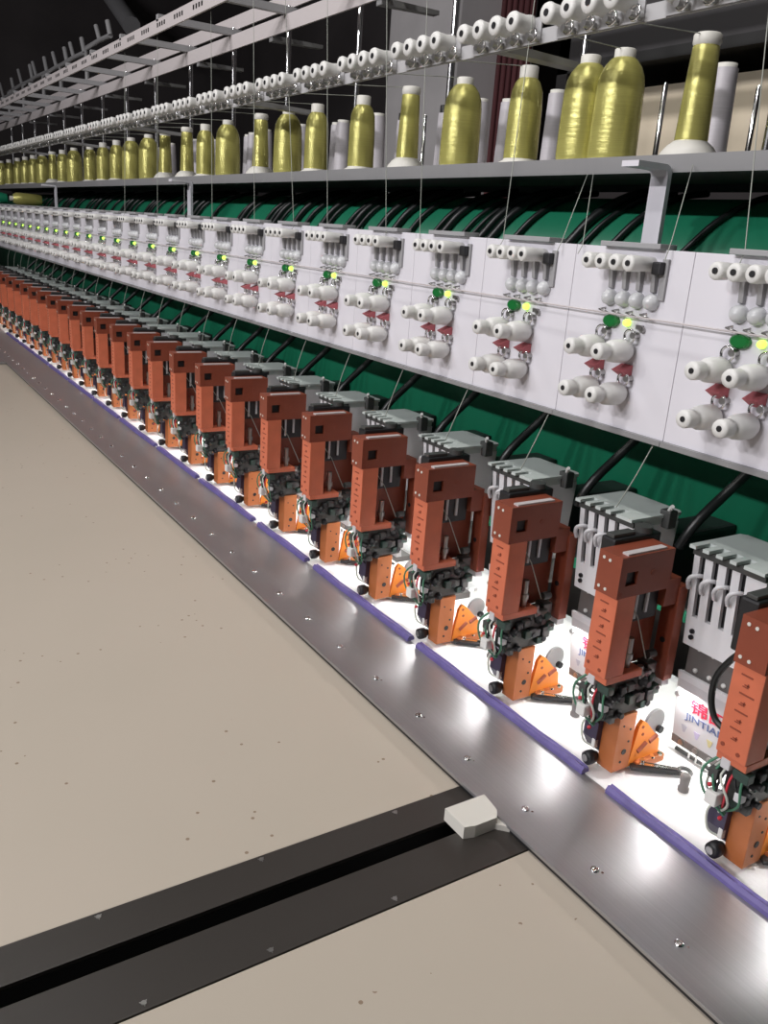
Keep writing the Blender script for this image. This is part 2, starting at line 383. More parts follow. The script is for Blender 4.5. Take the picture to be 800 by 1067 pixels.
# ================================================================ embroidery head (white needle case)
def make_head():
    t = empty('embroidery_unit', (0, .95, 0)); o = t.location
    x0, x1 = -.0525, .0525
    slots = [x0 + .013 + .02 * k for k in range(4)]
    yf = lambda z: .900 + (.345 - z) * .086
    w = .0042
    edges = [x0] + [v for s in slots for v in (s - w, s + w)] + [x1]
    mb = MB()
    for k in range(0, len(edges), 2):
        mb.prism_x([(yf(.335), .335), (yf(.248), .248), (yf(.248) + .006, .248), (yf(.335) + .006, .335)], edges[k], edges[k + 1])
    mb.prism_x([(yf(.248), .248), (yf(.205), .205), (.985, .205), (.985, .248)], x0, x1)
    mb.prism_x([(yf(.335) + .02, .335), (yf(.248) + .02, .248), (.985, .248), (.992, .335)], x0, x0 + .002)
    mb.prism_x([(yf(.335) + .006, .335), (yf(.248) + .006, .248), (.985, .248), (.992, .335)], x1 - .002, x1)
    mb.prism_x([(yf(.335) + .006, .335), (yf(.248) + .006, .248), (.985, .248), (.992, .335)], x0, x0 + .0015)
    mb.build('needle_case', 'white_metal', t, o)
    MB().prism_x([(yf(.335) + .007, .334), (yf(.248) + .007, .2485), (.98, .2485), (.985, .334)], x0 + .003, x1 - .003).build('slot_interior', 'black', t, o)
    mb = MB()
    for k in range(0, len(edges), 2):
        a, b = edges[k] - (.002 if k == 0 else -.001), edges[k + 1] + (.002 if k == len(edges) - 2 else -.001)
        mb.box(a, b, .890, .918, .3445, .349)
    mb.prism_z([(x0 - .002, .918), (x1 + .002, .918), (x1 + .002, .992), (x1 - .006, .998), (x0 + .006, .998), (x0 - .002, .992)], .3445, .349)
    mb.box(x0, x1, .916, .99, .335, .3445)
    mb.build('top_cover', 'topgrey', t, o)
    MB().box(x0, x1, .897, .915, .3352, .3443).build('comb_bar', 'darkgrey', t, o)
    for s in slots:
        pts = [(s + .001, yf(.30) + .006, .306), (s, yf(.30) - .006, .309), (s - .006, yf(.30) - .011, .306), (s - .011, yf(.295) - .009, .297), (s - .0125, yf(.287) - .004, .287)]
        MB().tube(pts, [.0035, .0038, .0038, .0034, .0022], 8, 3).build('take_up_lever', 'greywhite', t, o) if False else MB().tube(pts, .0030, 8, 3).build('take_up_lever', 'greywhite', t, o)
    MB().cyl((x0 + .013, yf(.228) - .003, .228), .0034, .004, 'y', 12).cyl((x0 + .0125, yf(.219) - .003, .219), .0034, .004, 'y', 12).build('screw', 'black', t, o)
    MB().box(x0 + .002, x1 - .002, .926, .98, .160, .205).build('guide_rail', 'railgrey', t, o)
    for z, r in ((.198, .0022), (.166, .0032)):
        for k in range(4):
            MB().lathe([(r, 0), (r, .002), (r * .5, .003)], (x0 + .018 + .0225 * k, .926, z), 'y', 10).build('rail_screw', 'plastic', t, o) if False else None
    for z, r in ((.199, .0022), (.168, .0034)):
        for k in range(4):
            MB().lathe([(r * .4, -.003), (r, -.0018), (r, .001)], (x0 + .018 + .0225 * k, .926, z), 'y', 10).build('rail_screw', 'plastic', t, o)
    yp = lambda z: .916 + (.160 - z) * .135
    np_ = MB().prism_x([(yp(.160), .160), (yp(.06), .06), (yp(.06) + .012, .06), (yp(.16) + .012, .16)], x0, x1).build('name_plate', 'plate', t, o)
    MB().prism_x([(yp(.162) - .001, .163), (yp(.150) - .001, .152), (yp(.150) + .004, .152), (yp(.160) + .004, .163)], x0, x1).build('plate_lip', 'greywhite', t, o)
    mb = MB().prism_x([(yp(.06) - .001, .060), (yp(.05) - .001, .048), (.965, .048), (.965, .06)], x0, x1); mb.build('presser_rail', 'railgrey', t, o)
    mb = MB()
    for k in range(4): mb.cyl((x0 + .016 + .024 * k, yp(.054) - .003, .054), .0042, .003, 'y', 12)
    mb.build('presser_screw', 'steel', t, o)
    MB().cyl((x0 + .004, yp(.135) - .004, .128), .0036, .005, 'y', 10).build('screw', 'steel', t, o)
    # printing on the plate, laid on its slope
    al = math.atan(.135)
    def on_plate(body, size, mname, x, z, width, name):
        me = text_mesh(body, size)
        xs = [v.co.x for v in me.vertices]; mn, w0 = min(xs), max(xs) - min(xs)
        for v in me.vertices: v.co.x = (v.co.x - mn) * width / w0
        me.transform(Matrix.Translation((x - o.x, yp(z) - .0006 - o.y, z - o.z)) @ Matrix.Rotation(al, 4, 'X') @ Matrix.Rotation(PI / 2, 4, 'X'))
        me.materials.clear(); me.materials.append(M[mname])
        ob = bpy.data.objects.new(name, me); COL.objects.link(ob); ob.parent = np_; return ob
    on_plate('锦田', .024, 'red_ink', x0 + .025, .1115, .055, 'logo')
    on_plate('JINTIAN', .0145, 'blue_ink', x0 + .018, .0955, .064, 'lettering')
    for k in range(4):
        x = x0 + .018 + .021 * k; z = .083
        mb = MB(); d = .0006
        v = [(x - .005, yp(z) - d, z), (x + .005, yp(z) - d, z), (x + .0016, yp(z - .011) - d, z - .011), (x - .0016, yp(z - .011) - d, z - .011)]
        v += [(a_, b_ + .0005, c_) for a_, b_, c_ in v]
        mb._add(v, [(0, 1, 2, 3), (7, 6, 5, 4), (0, 4, 5, 1), (1, 5, 6, 2), (2, 6, 7, 3), (3, 7, 4, 0)])
        mb.build('colour_mark', 'mk%d' % (k + 1), np_, o)
    MB().cyl((x0 - .012, .962, .0185), .0032, .06, 'x', 10).build('needle_plate_rod', 'darkgrey', t, o)
    MB().box(x0 + .022, x1 - .022, .986, 1.169, .215, .30, .006).build('head_arm', 'black', t, o)
    MB().prism_x([(.945, .262), (.99, .262), (1.01, .30), (1.01, .336), (.975, .336)], x0 - .010, x0 - .006).build('side_bracket', 'topgrey', t, o)
    MB().cyl((x0 - .0062, .985, .318), .008, .0008, 'x', 14).cyl((x0 - .0058, .96, .275), .003, .0008, 'x', 10).build('bracket_hole', 'black', t, o)
    MB().box(x0 - .0061, x0 + .0005, .955, .975, .265, .285).build('bracket_spacer', 'grey', t, o)
    # thread clip / finger at the back right of the cover
    MB().box(x1 - .006, x1 + .012, .955, .972, .330, .356, .002).build('end_clip', 'darkgrey', t, o)
    MB().tube([(x1 + .006, .96, .356), (x1 + .016, .952, .366)], .003, 8).build('clip_tip', 'plastic', t, o)
    # LED lamp under the front of the case
    MB().box(x0 + .012, x1 - .012, .972, .992, .052, .060, .001).build('lamp_housing', 'white_metal', t, o)
    # needles
    for k in range(4):
        MB().lathe([(.0016, 0), (.0016, .022), (.0007, .024), (.0004, .032)][::-1] if False else [(.0004, .0165), (.0007, .026), (.0016, .028), (.0016, .049)], (x0 + .022 + .012 * k, .945, 0), 'z', 8).build('needle', 'chrome', t, o)
    return t
CX = lambda j: -.5875 - P * j
head = make_head(); remember(head)
HJ = [j for j in range(0, 26) if pix((CX(j) - .05, .9, .34))[0] > -25 or pix((CX(j) + .05, .93, .05))[0] > -25]
for i, j in enumerate(HJ):
    lb = 'white needle head with grey slotted cover and red logo plate, %s to the camera' % place(i)
    r = head if i == 0 else dup(head, (CX(j), .95, 0))
    r.location = (CX(j), .95, 0); tag(r, lb, 'embroidery machine head', 'needle heads along the machine')

# ================================================================ orange sequin device
def make_device():
    t = empty('sequin_device', (0, .84, 0)); o = t.location
    L, R_ = -.021, .017
    MB().box(L, R_, .775, .809, .178, .292, .0015).build('front_post', 'orange', t, o)
    mb = MB()
    for k in range(8):
        z = .279 - k * .0108
        if k % 2 == 0: mb.box(-.010 + .001 * (k % 3), .004 + .003 * (k % 3), .7744, .776, z - .0009, z + .0009)
        else:
            mb.box(-.006, -.001, .7744, .776, z - .0026, z - .0014).box(-.004, .002, .7744, .776, z - .0004, z + .0010).box(-.0005, .001, .7744, .776, z - .0026, z + .0026)
    for x, z in ((-.014, .190), (.006, .187)): mb.cyl((x, .7742, z), .0025, .002, 'y', 10)
    mb.build('engraved_scale', 'mark', t, o)
    # top box with a window through its side
    mb = MB(); y0, y1, z0, z1 = .772, .868, .290, .345
    mb.box(L, R_, y0, y1, z0, .306).box(L, R_, y0, y1, .324, z1).box(L, R_, y0, .784, .306, .324).box(L, R_, .804, y1, .306, .324).box(L, .004, .784, .804, .306, .324)
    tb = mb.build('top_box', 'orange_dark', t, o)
    MB().box(.0035, .0125, .785, .803, .307, .323).build('box_window', 'black', tb, (0, .84, 0))
    MB().box(-.016, .004, .81, .868, .244, .2895, .002).build('magazine', 'black', t, o)
    MB().box(.004, .007, .822, .826, .250, .289).box(.004, .007, .842, .846, .256, .289).build('guide_bar', 'greywhite', t, o)
    mb = MB()
    for x, z in ((-.012, .337), (-.002, .336), (-.014, .298), (-.003, .297)): mb.cyl((x, .7712, z), .0022, .002, 'y', 8)
    mb.build('box_screw', 'cone', tb, (0, .84, 0))
    MB().cyl((.0165, .832, .318), .0042, .0012, 'x', 12).cyl((.0165, .778, .296), .003, .001, 'x', 10).build('side_hole', 'mark', tb, (0, .84, 0))
    MB().box(.004, .014, .785, .855, .345, .3475).build('top_strip', 'rack', t, o)
    MB().box(-.045, L - .0005, .798, .885, .287, .352, .003).build('drive_motor', 'black', t, o)
    MB().box(-.040, -.026, .80, .84, .352, .357, .001).cyl((-.033, .862, .352), .012, .008, 'z', 14).build('motor_cap', 'darkgrey', t, o)
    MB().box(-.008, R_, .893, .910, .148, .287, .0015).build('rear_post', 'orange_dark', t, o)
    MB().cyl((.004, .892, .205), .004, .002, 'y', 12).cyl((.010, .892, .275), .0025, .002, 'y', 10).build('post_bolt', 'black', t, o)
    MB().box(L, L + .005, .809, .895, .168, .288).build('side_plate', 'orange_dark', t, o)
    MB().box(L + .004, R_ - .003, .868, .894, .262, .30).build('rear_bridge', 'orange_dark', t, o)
    MB().box(L, R_, .779, .846, .168, .178, .001).build('post_flange', 'orange', t, o)
    MB().tube([(.010, .800, .290), (.008, .83, .25), (.006, .862, .185)], .0009, 6).build('feed_thread', 'thread', t, o)
    MB().cyl((.002, .83, .178), .005, .042, 'z', 12).cyl((.002, .83, .19), .007, .008, 'z', 14).build('plunger', 'steel', t, o)
    MB().box(-.012, .008, .868, .886, .152, .175, .002).cyl((.004, .866, .188), .006, .014, 'y', 12).build('clamp_block', 'darkgrey', t, o)
    # tangle of actuators below the post
    rnd = random.Random(3)
    mb = MB().box(-.016, .012, .797, .874, .110, .168, .003)
    mb.build('actuator_block', 'darkgrey', t, o)
    for k in range(16):
        y = .792 + .006 * k + rnd.uniform(-.003, .003); z = .112 + rnd.uniform(0, .050)
        r = rnd.uniform(.0045, .0078)
        ax = 'xyzx'[k % 4]
        MB().lathe([(r * .8, 0), (r, .001), (r, .009), (r * .6, .010), (r * .6, .014 + rnd.uniform(0, .004))], (.006 + rnd.uniform(-.004, .004), y, z), ax, 12).build('valve_knob', ['black', 'fit_green', 'steel', 'black'][k % 4], t, o)
    for k in range(13):
        y = .786 + .0078 * k + rnd.uniform(-.003, .003); z = .110 + rnd.uniform(0, .050); a = .004 + rnd.uniform(0, .004)
        MB().box(.006 - a, .014 + a, y - a, y + a, z - a, z + a, .0015).build('fitting', ['fit_green', 'black', 'darkgrey'][k % 3], t, o)
    for k, (x, y, z, s) in enumerate(((-.020, .784, .146, .006), (-.014, .781, .118, .0075), (.012, .788, .132, .0050), (-.008, .784, .166, .0060))):
        MB().box(x - s, x + s, y - s, y + s, z - s * 1.1, z + s * 1.1, .0018).build('connector', ['darkgrey', 'plastic', 'greywhite', 'greywhite'][k], t, o)
    for k in range(9):
        x0_ = -.026 + .005 * k; y0_ = .783 + rnd.uniform(0, .014)
        pts = [(x0_ * .6, y0_ + .01, .172), (x0_ - .006 + rnd.uniform(-.006, .006), y0_ - .008, .150), (x0_ + rnd.uniform(-.008, .008), y0_ - .006, .120), (-.012 + rnd.uniform(-.008, .012), y0_ + .012, .088 + rnd.uniform(0, .012))]
        MB().tube(pts, .0016, 6, 4).build('wire', ['wire_g', 'wire_w', 'black', 'wire_g', 'black', 'wire_w', 'wire_r', 'black', 'wire_g'][k], t, o)
    for p in ((-.020, .777, .132), (-.004, .785, .094)): MB().lathe([(.0004, -.003), (.0026, -.001), (.0026, .002), (.0004, .003)], p, 'y', 8).build('indicator', 'wire_r', t, o)
    # left motor body
    mb = MB().prism_x([(.814, .096), (.850, .098), (.855, .045), (.840, .030), (.824, .040), (.812, .060)], -.036, -.012); mb.build('feed_motor', 'dkpurple', t, o)
    MB().tube([(-.026, .812, .094), (-.032, .804, .08), (-.028, .806, .055), (-.016, .816, .048)], .0015, 6, 5).build('wire', 'wire_w', t, o)
    MB().box(-.018, -.012, .811, .819, .048, .062, .0015).build('connector', 'plastic', t, o)
    # lower bracket
    MB().box(-.012, .015, .822, .855, .022, .110, .001).build('foot_bracket', 'orange_brown', t, o)
    mb = MB()
    for y, z, r in ((.846, .085, .0018), (.846, .066, .0018), (.840, .051, .0045), (.836, .036, .002), (.832, .093, .0015)): mb.cyl((.0148, y, z), r, .001, 'x', 10)
    mb.build('bracket_hole', 'black', t, o)
    # bright triangular plate with two slots
    tri = [(.857, .020), (.868, .080), (.875, .088), (.884, .082), (.916, .048), (.920, .018)]
    cy, cz = .885, .045
    mb = MB(); mb.prism_x(tri, .006, .012); mb.build('cam_plate', 'orange_bright', t, o)
    mb = MB()
    for y0_, z0_, y1_, z1_ in ((.872, .040, .887, .051), (.894, .050, .908, .057)):
        mb.tube([(.0122, y0_, z0_), (.0122, y1_, z1_)], .0036, 8)
    for y, z in ((.876, .078), (.878, .066)): mb.cyl((.0118, y, z), .0024, .001, 'x', 10)
    mb.build('cam_slot', 'mark', t, o)
    MB().box(.006, .020, .868, .925, .014, .026, .003).build('cam_base', 'orange_brown', t, o)
    mb = MB()
    for y in (.880, .900, .915): mb.cyl((.018, y, .0255), .0036, .003, 'z', 10)
    mb.build('base_screw', 'chrome', t, o)
    MB().cyl((-.004, .917, .068), .019, .004, 'x', 24).build('sequin_disc', 'disc', t, o)
    MB().cyl((.0005, .925, .056), .0055, .006, 'x', 12).build('disc_knob', 'black', t, o)
    MB().lathe([(.006, -.004), (.0095, -.003), (.0100, .003), (.0095, .009), (.006, .012), (.006, .0155)], (-.0165, .808, .032), 'y', 16).build('adjuster_wheel', 'black', t, o)
    MB().cyl((-.018, .8025, .032), .005, .003, 'y', 12).build('wheel_hub', 'steel', t, o)
    MB().lathe([(.003, .0142), (.007, .016), (.006, .026), (.008, .030)], (.003, .863, 0), 'z', 12).build('guide_foot', 'plastic', t, o)
    # presser lever reaching under the needles
    d = Vector((.046, .069, 0)).normalized(); nrm = Vector((-d.y, d.x, 0))
    a_ = Vector((.012, .862, 0)); b_ = Vector((.059, .920, 0))
    def bar(w0, w1, zz0, zz1, p, q):
        return [tuple(v.xy) for v in (p - nrm * w0, q - nrm * w1, q + nrm * w1, p + nrm * w0)], zz0, zz1
    MB().prism_z(*bar(.0095, .006, .0185, .0235, a_, b_ - d * .006)).build('presser_lever', 'black', t, o)
    MB().prism_z(*bar(.0030, .0024, .0235, .0250, a_ + d * .01, b_ - d * .010)).build('lever_rib', 'chrome', t, o)
    MB().torus((b_.x, b_.y, .0215), .0085, .0030, 'z').build('presser_ring', 'darkgrey', t, o)
    MB().lathe([(.0075, .0135), (.0075, .0145), (.005, .0150), (.005, .0178), (.0038, .0178), (.0038, .0150)], (b_.x + .016, b_.y - .03, 0), 'z', 14).build('needle_bushing', 'steel', t, o) if False else None
    MB().lathe([(.0075, .0142), (.0075, .019), (.0058, .021), (.0068, .034), (.0068, .038), (.004, .039)], (.080, .893, 0), 'z', 14).build('needle_bushing', 'railgrey', t, o)
    # small lamp on the foot of the rear post
    MB().box(-.006, .015, .894, .908, .138, .148, .001).build('lamp_housing', 'white_metal', t, o)
    return t
DX = lambda k: -.4555 - P * k
dev = make_device(); remember(dev)
DK = [k for k in range(0, 27) if pix((DX(k), .79, .3))[0] > -20 or pix((DX(k) + .02, .9, .05))[0] > -20]
for i, k in enumerate(DK):
    lb = 'orange sequin attachment with slotted bright foot plate, %s to the camera' % place(i)
    r = dev if i == 0 else dup(dev, (DX(k), .84, 0))
    r.location = (DX(k), .84, 0); tag(r, lb, 'sequin attachment', 'orange sequin attachments along the machine')
# loose black cable of the nearest attachment
pts = [on_y(p, .868) for p in ((778, 676), (760, 689), (746, 706), (741, 728), (744, 747), (752, 758), (766, 768))]
MB().tube(pts, .0042, 10, 5).build('cable', 'hose', dev, dev.location)

# ================================================================ tension panels
PYF = .905
LX = lambda k: -.605 - P * k
def make_panel():
    t = empty('tension_panel', (0, PYF, .46)); o = t.location
    x0, x1 = -.118, P - .118 - .0008
    MB().box(x0, x1, PYF, PYF + .012, .463, .703, .0006).build('board', 'panel', t, o)
    MB().box(x0, x1, PYF - .006, PYF + .018, .456, .463).build('bottom_lip', 'shelf', t, o)
    MB().box(-.062, .042, PYF - .012, PYF + .02, .7032, .710, .001).build('top_clip', 'grey', t, o)
    rx = [-.051 + .0245 * k for k in range(4)]
    pan = []
    for i, x in enumerate(rx):
        MB().lathe([(.0035, -.045), (.0085, -.046), (.0105, -.043), (.0100, -.024), (.0095, -.022), (.0095, 0)], (x, PYF, .684), 'y', 18).build('thread_roller', 'plastic', t, o)
        MB().cyl((x, PYF - .0468, .684), .0036, .004, 'y', 12).build('roller_bore', 'black', t, o)
        MB().prism_x([(PYF - .010, .682), (PYF - .0005, .682), (PYF - .0005, .648), (PYF - .006, .650)], x + .009, x + .0155).build('roller_shade', 'grey', t, o)  # grey strip on the board in place of the roller's shadow
        bd = []
        for q in range(7):
            a = PI * q / 6; bd.append((.0105 * math.sin(a), .0))
        MB().lathe([(.0108, .0), (.0108, -.005), (.0095, -.010), (.006, -.0135), (.0015, -.015)], (x + .012, PYF, .637), 'y', 16).build('sensor_wheel', 'clear', t, o)
        MB().tube([(x + .004, PYF, .622), (x + .004, PYF - .012, .620), (x + .016, PYF - .012, .618), (x + .016, PYF - .002, .615)], .0013, 6).build('wire_eyelet', 'steel', t, o)
    MB().box(rx[3] + .012, rx[3] + .026, PYF - .014, PYF, .672, .688, .002).build('sensor_plug', 'black', t, o)
    MB().box(rx[3] + .020, rx[3] + .030, PYF - .004, PYF, .640, .692, .001).build('side_bracket', 'grey', t, o)
    mb = MB(); ring = []
    MB().prism_x([(0, 0)], 0, 0) if False else None
    sw = MB()
    rr = []
    for h, s in ((0, 1.), (-.006, 1.), (-.008, .8)):
        rr.append([(-.030 + .0135 * s * math.cos(2 * PI * q / 20), PYF + h, .606 + .0085 * s * math.sin(2 * PI * q / 20)) for q in range(20)])
    sw.rings(rr, False).build('rocker_switch', 'green_switch', t, o)
    MB().lathe([(.0052, .0), (.0052, -.004), (.004, -.007), (.0016, -.0082)], (-.002, PYF, .6065), 'y', 14).build('indicator_light', 'led', t, o)
    MB().box(.016, .026, PYF - .005, PYF, .600, .606).cyl((.026, PYF - .004, .600), .004, .004, 'y', 10).build('thread_hook', 'steel', t, o)
    for (x, z) in ((-.046, .570), (.006, .570), (-.046, .512), (.006, .512)):
        kb = MB().lathe([(.004, -.062), (.0100, -.062), (.0112, -.059), (.0112, -.046), (.0095, -.042), (.0120, -.040), (.0148, -.034), (.0158, -.024), (.0158, -.010), (.013, -.004), (.010, 0)], (x, PYF, z), 'y', 20).build('tension_knob', 'plastic', t, o)
        MB().cyl((x, PYF - .0628, z), .0036, .004, 'y', 12).build('knob_bore', 'black', kb, o)
        MB().torus((x + .006, PYF - .009, z + .020), .009, .0019, 'y', 16, 6).build('tension_spring', 'chrome', kb, o)
        MB().cyl((x + .012, PYF - .011, z + .022), .0045, .011, 'y', 10).build('spring_post', 'steel', kb, o)
        if z > .55:
            MB().prism_x([(PYF - .020, z - .026), (PYF - .0005, z - .018), (PYF - .0005, z - .036)], x - .008, x + .012).build('red_pad', 'red_pad', t, o)
    return t
pan = make_panel(); remember(pan)
PK = [k for k in range(-2, 34) if pix((LX(k) - .118, PYF, .58))[0] < 840 and pix((LX(k) + .09, PYF, .58))[0] > -10]
for i, k in enumerate(PK):
    r = pan if i == 0 else dup(pan, (0, 0, 0))
    r.location = (LX(k), PYF, .46)
    lb = 'white thread tension panel with lit green lamp, %s to the camera' % place(i)
    tag(r, lb, 'tension panel', 'white tension panels in a row')
PXL, PXR = LX(PK[-1]) - .12, LX(PK[0]) + .09
tag(MB().cyl((PXL, PYF - .0125, .6165), .0013, PXR - PXL, 'x', 6).build('sensor_rod', 'rack', None), 'thin pinkish rod running across all the white panels', 'rod')
tag(MB().box(PXL, PXR, PYF + .0125, PYF + .026, .50, .53).build('panel_rail', 'grey', None), 'grey support rail behind the white tension panels', 'rail')

tag(MB().box(XL, 1.0, .994, 1.169, .2085, .2125).build('light_shield', 'darkgrey', None), 'added dark light shield behind the needle heads above the lit fabric', 'light shield')  # added board that blocks lamp bounce from reaching the green beam
# ================================================================ cables over the green beam and below the panels
rnd = random.Random(11)
n = 0
x = -.55
allc = []
while x > -6.2:
    xa = x; dx = .115; r = rnd.choice([.005, .006, .009])
    pts = [(xa + dx * 1.1, 1.31, .796 + r), (xa + dx, 1.245, .783 + r), (xa + dx * .75, 1.19, .745 + r), (xa + dx * .4, 1.155, .69), (xa, 1.09, .62), (xa - .01, .98, .58), (xa - .01, .932, .56)]
    if min(abs(xa + dx * .2 - b_) for b_ in (on_y((687, 215), 1.06).x, on_y((200, 205), 1.06).x, on_y((59.5, 205), 1.06).x)) > .05: allc.append(('over', pts, r))
    x -= rnd.choice([.035, .07, .10, .16])
for i, (k_, pts, r) in enumerate(allc):
    tag(MB().tube(pts, r, 8, 5).build('hose', 'hose', None), 'black hose draped over the green beam, %s to the camera' % place(i) if i < 48 else 'black hose draped over the far dark end of the green beam', 'hose', 'black hoses over the green beam')
for i, j in enumerate(HJ):
    x = CX(j)
    pts = [(x + .066, .985, .30), (x + .080, 1.0, .345), (x + .10, 1.07, .42), (x + .135, 1.13, .52), (x + .15, 1.150, .62)]
    tag(MB().tube(pts, .0075, 8, 4).build('hose', 'hose', None), 'thick black hose rising behind the needle head %s to the camera' % place(i), 'hose', 'black hoses behind the needle heads')

# ================================================================ shelf and its brackets
SZ = .836
sh = empty('thread_shelf', (-.6, 1.2, .8))
MB().box(XL, 1.0, 1.06, 1.40, .826, SZ).build('shelf_board', 'shelf', sh, sh.location)
MB().box(XL, 1.0, 1.0588, 1.062, .812, SZ + .001).build('front_lip', 'shelf', sh, sh.location)
MB().box(XL, 1.0, 1.398, 1.40, .812, SZ).build('rear_lip', 'shelf', sh, sh.location)
tag(sh, 'long grey steel shelf carrying the rows of yellow thread cones', 'shelf')
b0 = on_y((687, 215), 1.06).x; b1 = on_y((200, 205), 1.06).x; b2 = on_y((59.5, 205), 1.06).x
for i, x in enumerate((b0, b1, b2)):
    prof = [(.985, .822), (1.045, .822), (1.053, .819), (1.0575, .811), (1.0575, .56), (1.0495, .56), (1.0495, .806), (1.046, .813), (1.040, .814), (.985, .814)]
    t = empty('shelf_bracket', (x, 1.05, .56))
    MB().prism_x(prof, x - .016, x + .016).build('arm', 'panel', t, t.location)
    MB().box(x - .016, x + .016, .931, 1.0494, .56, .575).build('tie_bar', 'greywhite', t, t.location)
    tag(t, ['bright white angle bracket in front of the shelf, nearest on the right', 'white angle bracket below the shelf above the middle panels', 'small white angle bracket below the far left of the shelf'][i], 'bracket', 'white shelf brackets')

# ================================================================ thread cones
def cone_proto(kind):
    t = empty('thread_cone', (0, 0, 0))
    if kind == 'full':
        MB().lathe([(.039, .004), (.0405, .012), (.040, .06), (.0385, .115), (.036, .132), (.030, .146), (.022, .156), (.0175, .159)], n=28).build('yarn', 'yarn', t)
        MB().lathe([(.0415, 0), (.0415, .005), (.034, .0055)], n=28).build('base_ring', 'cone', t)
        MB().lathe([(.0172, .157), (.0172, .171), (.0155, .1725), (.011, .1725), (.010, .165)], n=20).build('core_tip', 'cone', t)
    elif kind == 'mid':
        MB().lathe([(.031, .008), (.032, .016), (.0310, .10), (.029, .130), (.023, .145), (.016, .153)], n=24).build('yarn', 'yarn', t)
        MB().lathe([(.0405, 0), (.0405, .006), (.033, .010), (.031, .014)], n=24).build('base_ring', 'cone', t)
        MB().lathe([(.0172, .151), (.0172, .171), (.0155, .1725), (.011, .1725), (.010, .165)], n=20).build('core_tip', 'cone', t)
    elif kind == 'slim':
        MB().lathe([(.0245, .026), (.0248, .030), (.0222, .10), (.0195, .155), (.018, .158)], n=24).build('yarn', 'yarn', t)
        MB().lathe([(.044, 0), (.0435, .008), (.034, .020), (.0245, .027)], n=24).build('base_ring', 'cone', t)
        MB().lathe([(.0182, .156), (.0205, .160), (.0205, .171), (.018, .1735), (.012, .1735), (.011, .165)], n=20).build('core_tip', 'cone', t)
    elif kind == 'pale':
        MB().lathe([(.0225, .010), (.0225, .02), (.019, .150)], n=20).build('yarn', 'yarn_pale', t)
        MB().lathe([(.036, 0), (.036, .004), (.023, .012)], n=20).build('base_ring', 'cone', t)
        MB().lathe([(.0165, .150), (.0165, .157), (.010, .157)], n=16).build('core_tip', 'cone', t)
    elif kind == 'paledark':
        MB().lathe([(.0225, .010), (.0225, .02), (.019, .140)], n=20).build('yarn', 'yarn_pale', t)
        MB().lathe([(.036, 0), (.036, .004), (.023, .012)], n=20).build('base_ring', 'cone', t)
        MB().lathe([(.0165, .140), (.0165, .157), (.010, .157)], n=16).build('core_tip', 'black', t)
    return t
CP = {}
def cone(kind, x, y, label, group):
    if kind not in CP:
        r = CP[kind] = cone_proto(kind); remember(r)
    else: r = dup(CP[kind], (0, 0, 0))
    r.location = (x, y, SZ)
    tag(r, label, 'thread cone', group); return r
CY = 1.13
front = [(717, 'slim'), (636, 'full'), (541, 'mid'), (477, 'full'), (423, 'slim'), (375, 'mid'), (328.5, 'mid'), (299, 'full'), (271, 'slim'), (237, 'full'), (214, 'mid'), (195, 'slim'),
         (172.5, 'slim'), (155.5, 'full'), (137.5, 'full'), (122.5, 'mid'), (108.5, 'mid'), (95, 'mid'), (78.5, 'full'), (66.5, 'mid'), (56, 'slim'), (45.6, 'full'), (36, 'mid'), (27.8, 'mid'), (20, 'mid'), (11, 'mid'), (3, 'full')]
KN = {'slim': 'slim nearly empty yellow-green thread cone', 'full': 'full fat yellow-green thread cone', 'mid': 'half-used yellow-green thread cone'}
FXS = []
for i, (px, k) in enumerate(front):
    x = on_y((px, 195 - .045 * px), CY).x; FXS.append(x)
    cone(k, x, CY, '%s in the front row, %s to the camera' % (KN[k], place(i)), 'yellow-green cones in the front row')
x = on_y((602.5, 165), 1.132).x
cone('full', x, 1.132, 'full yellow-green thread cone half hidden behind the fattest one', 'yellow-green cones in the front row')
back = [(742, 'pale'), (567, 'pale'), (511, 'pale'), (496, 'pale'), (455, 'paledark'), (406, 'paledark'), (392, 'pale'), (350, 'pale'), (338, 'pale')]
bx = [on_y((px, 156), 1.25).x for px, k in back]
bk = [k for _, k in back]
x = bx[-1]
while x > -6.5:
    x -= rnd.choice([.08, .10, .15]); bx.append(x); bk.append('pale')
for i, (x, k) in enumerate(zip(bx, bk)):
    cone(k, x, 1.25 + .02 * (i % 3), ('pale grey thread cone with black tip' if k == 'paledark' else 'pale grey slim thread cone') + ' behind the yellow cones, %s to the camera' % place(i), 'pale cones in the rear row')
pins = [(585, 1.22), (592, 1.20), (684, 1.2), (780, 1.3), (441, 1.2), (308, 1.2)]
for i, (px, y) in enumerate(pins):
    x = on_y((px, 150), y).x
    tag(MB().lathe([(.012, 0), (.012, .004), (.0045, .006), (.0045, .125), (.002, .13)], n=12).build('spool_pin', 'chrome', None), 'bare upright chrome spool pin on the shelf, %s' % ['left of the two beside a rack post', 'right of the two beside a rack post', 'behind the fattest cone', 'at the far right edge', 'just right of a slim cone', 'in the middle of the row'][i], 'spool pin', 'bare spool pins').location = (x, y, SZ)
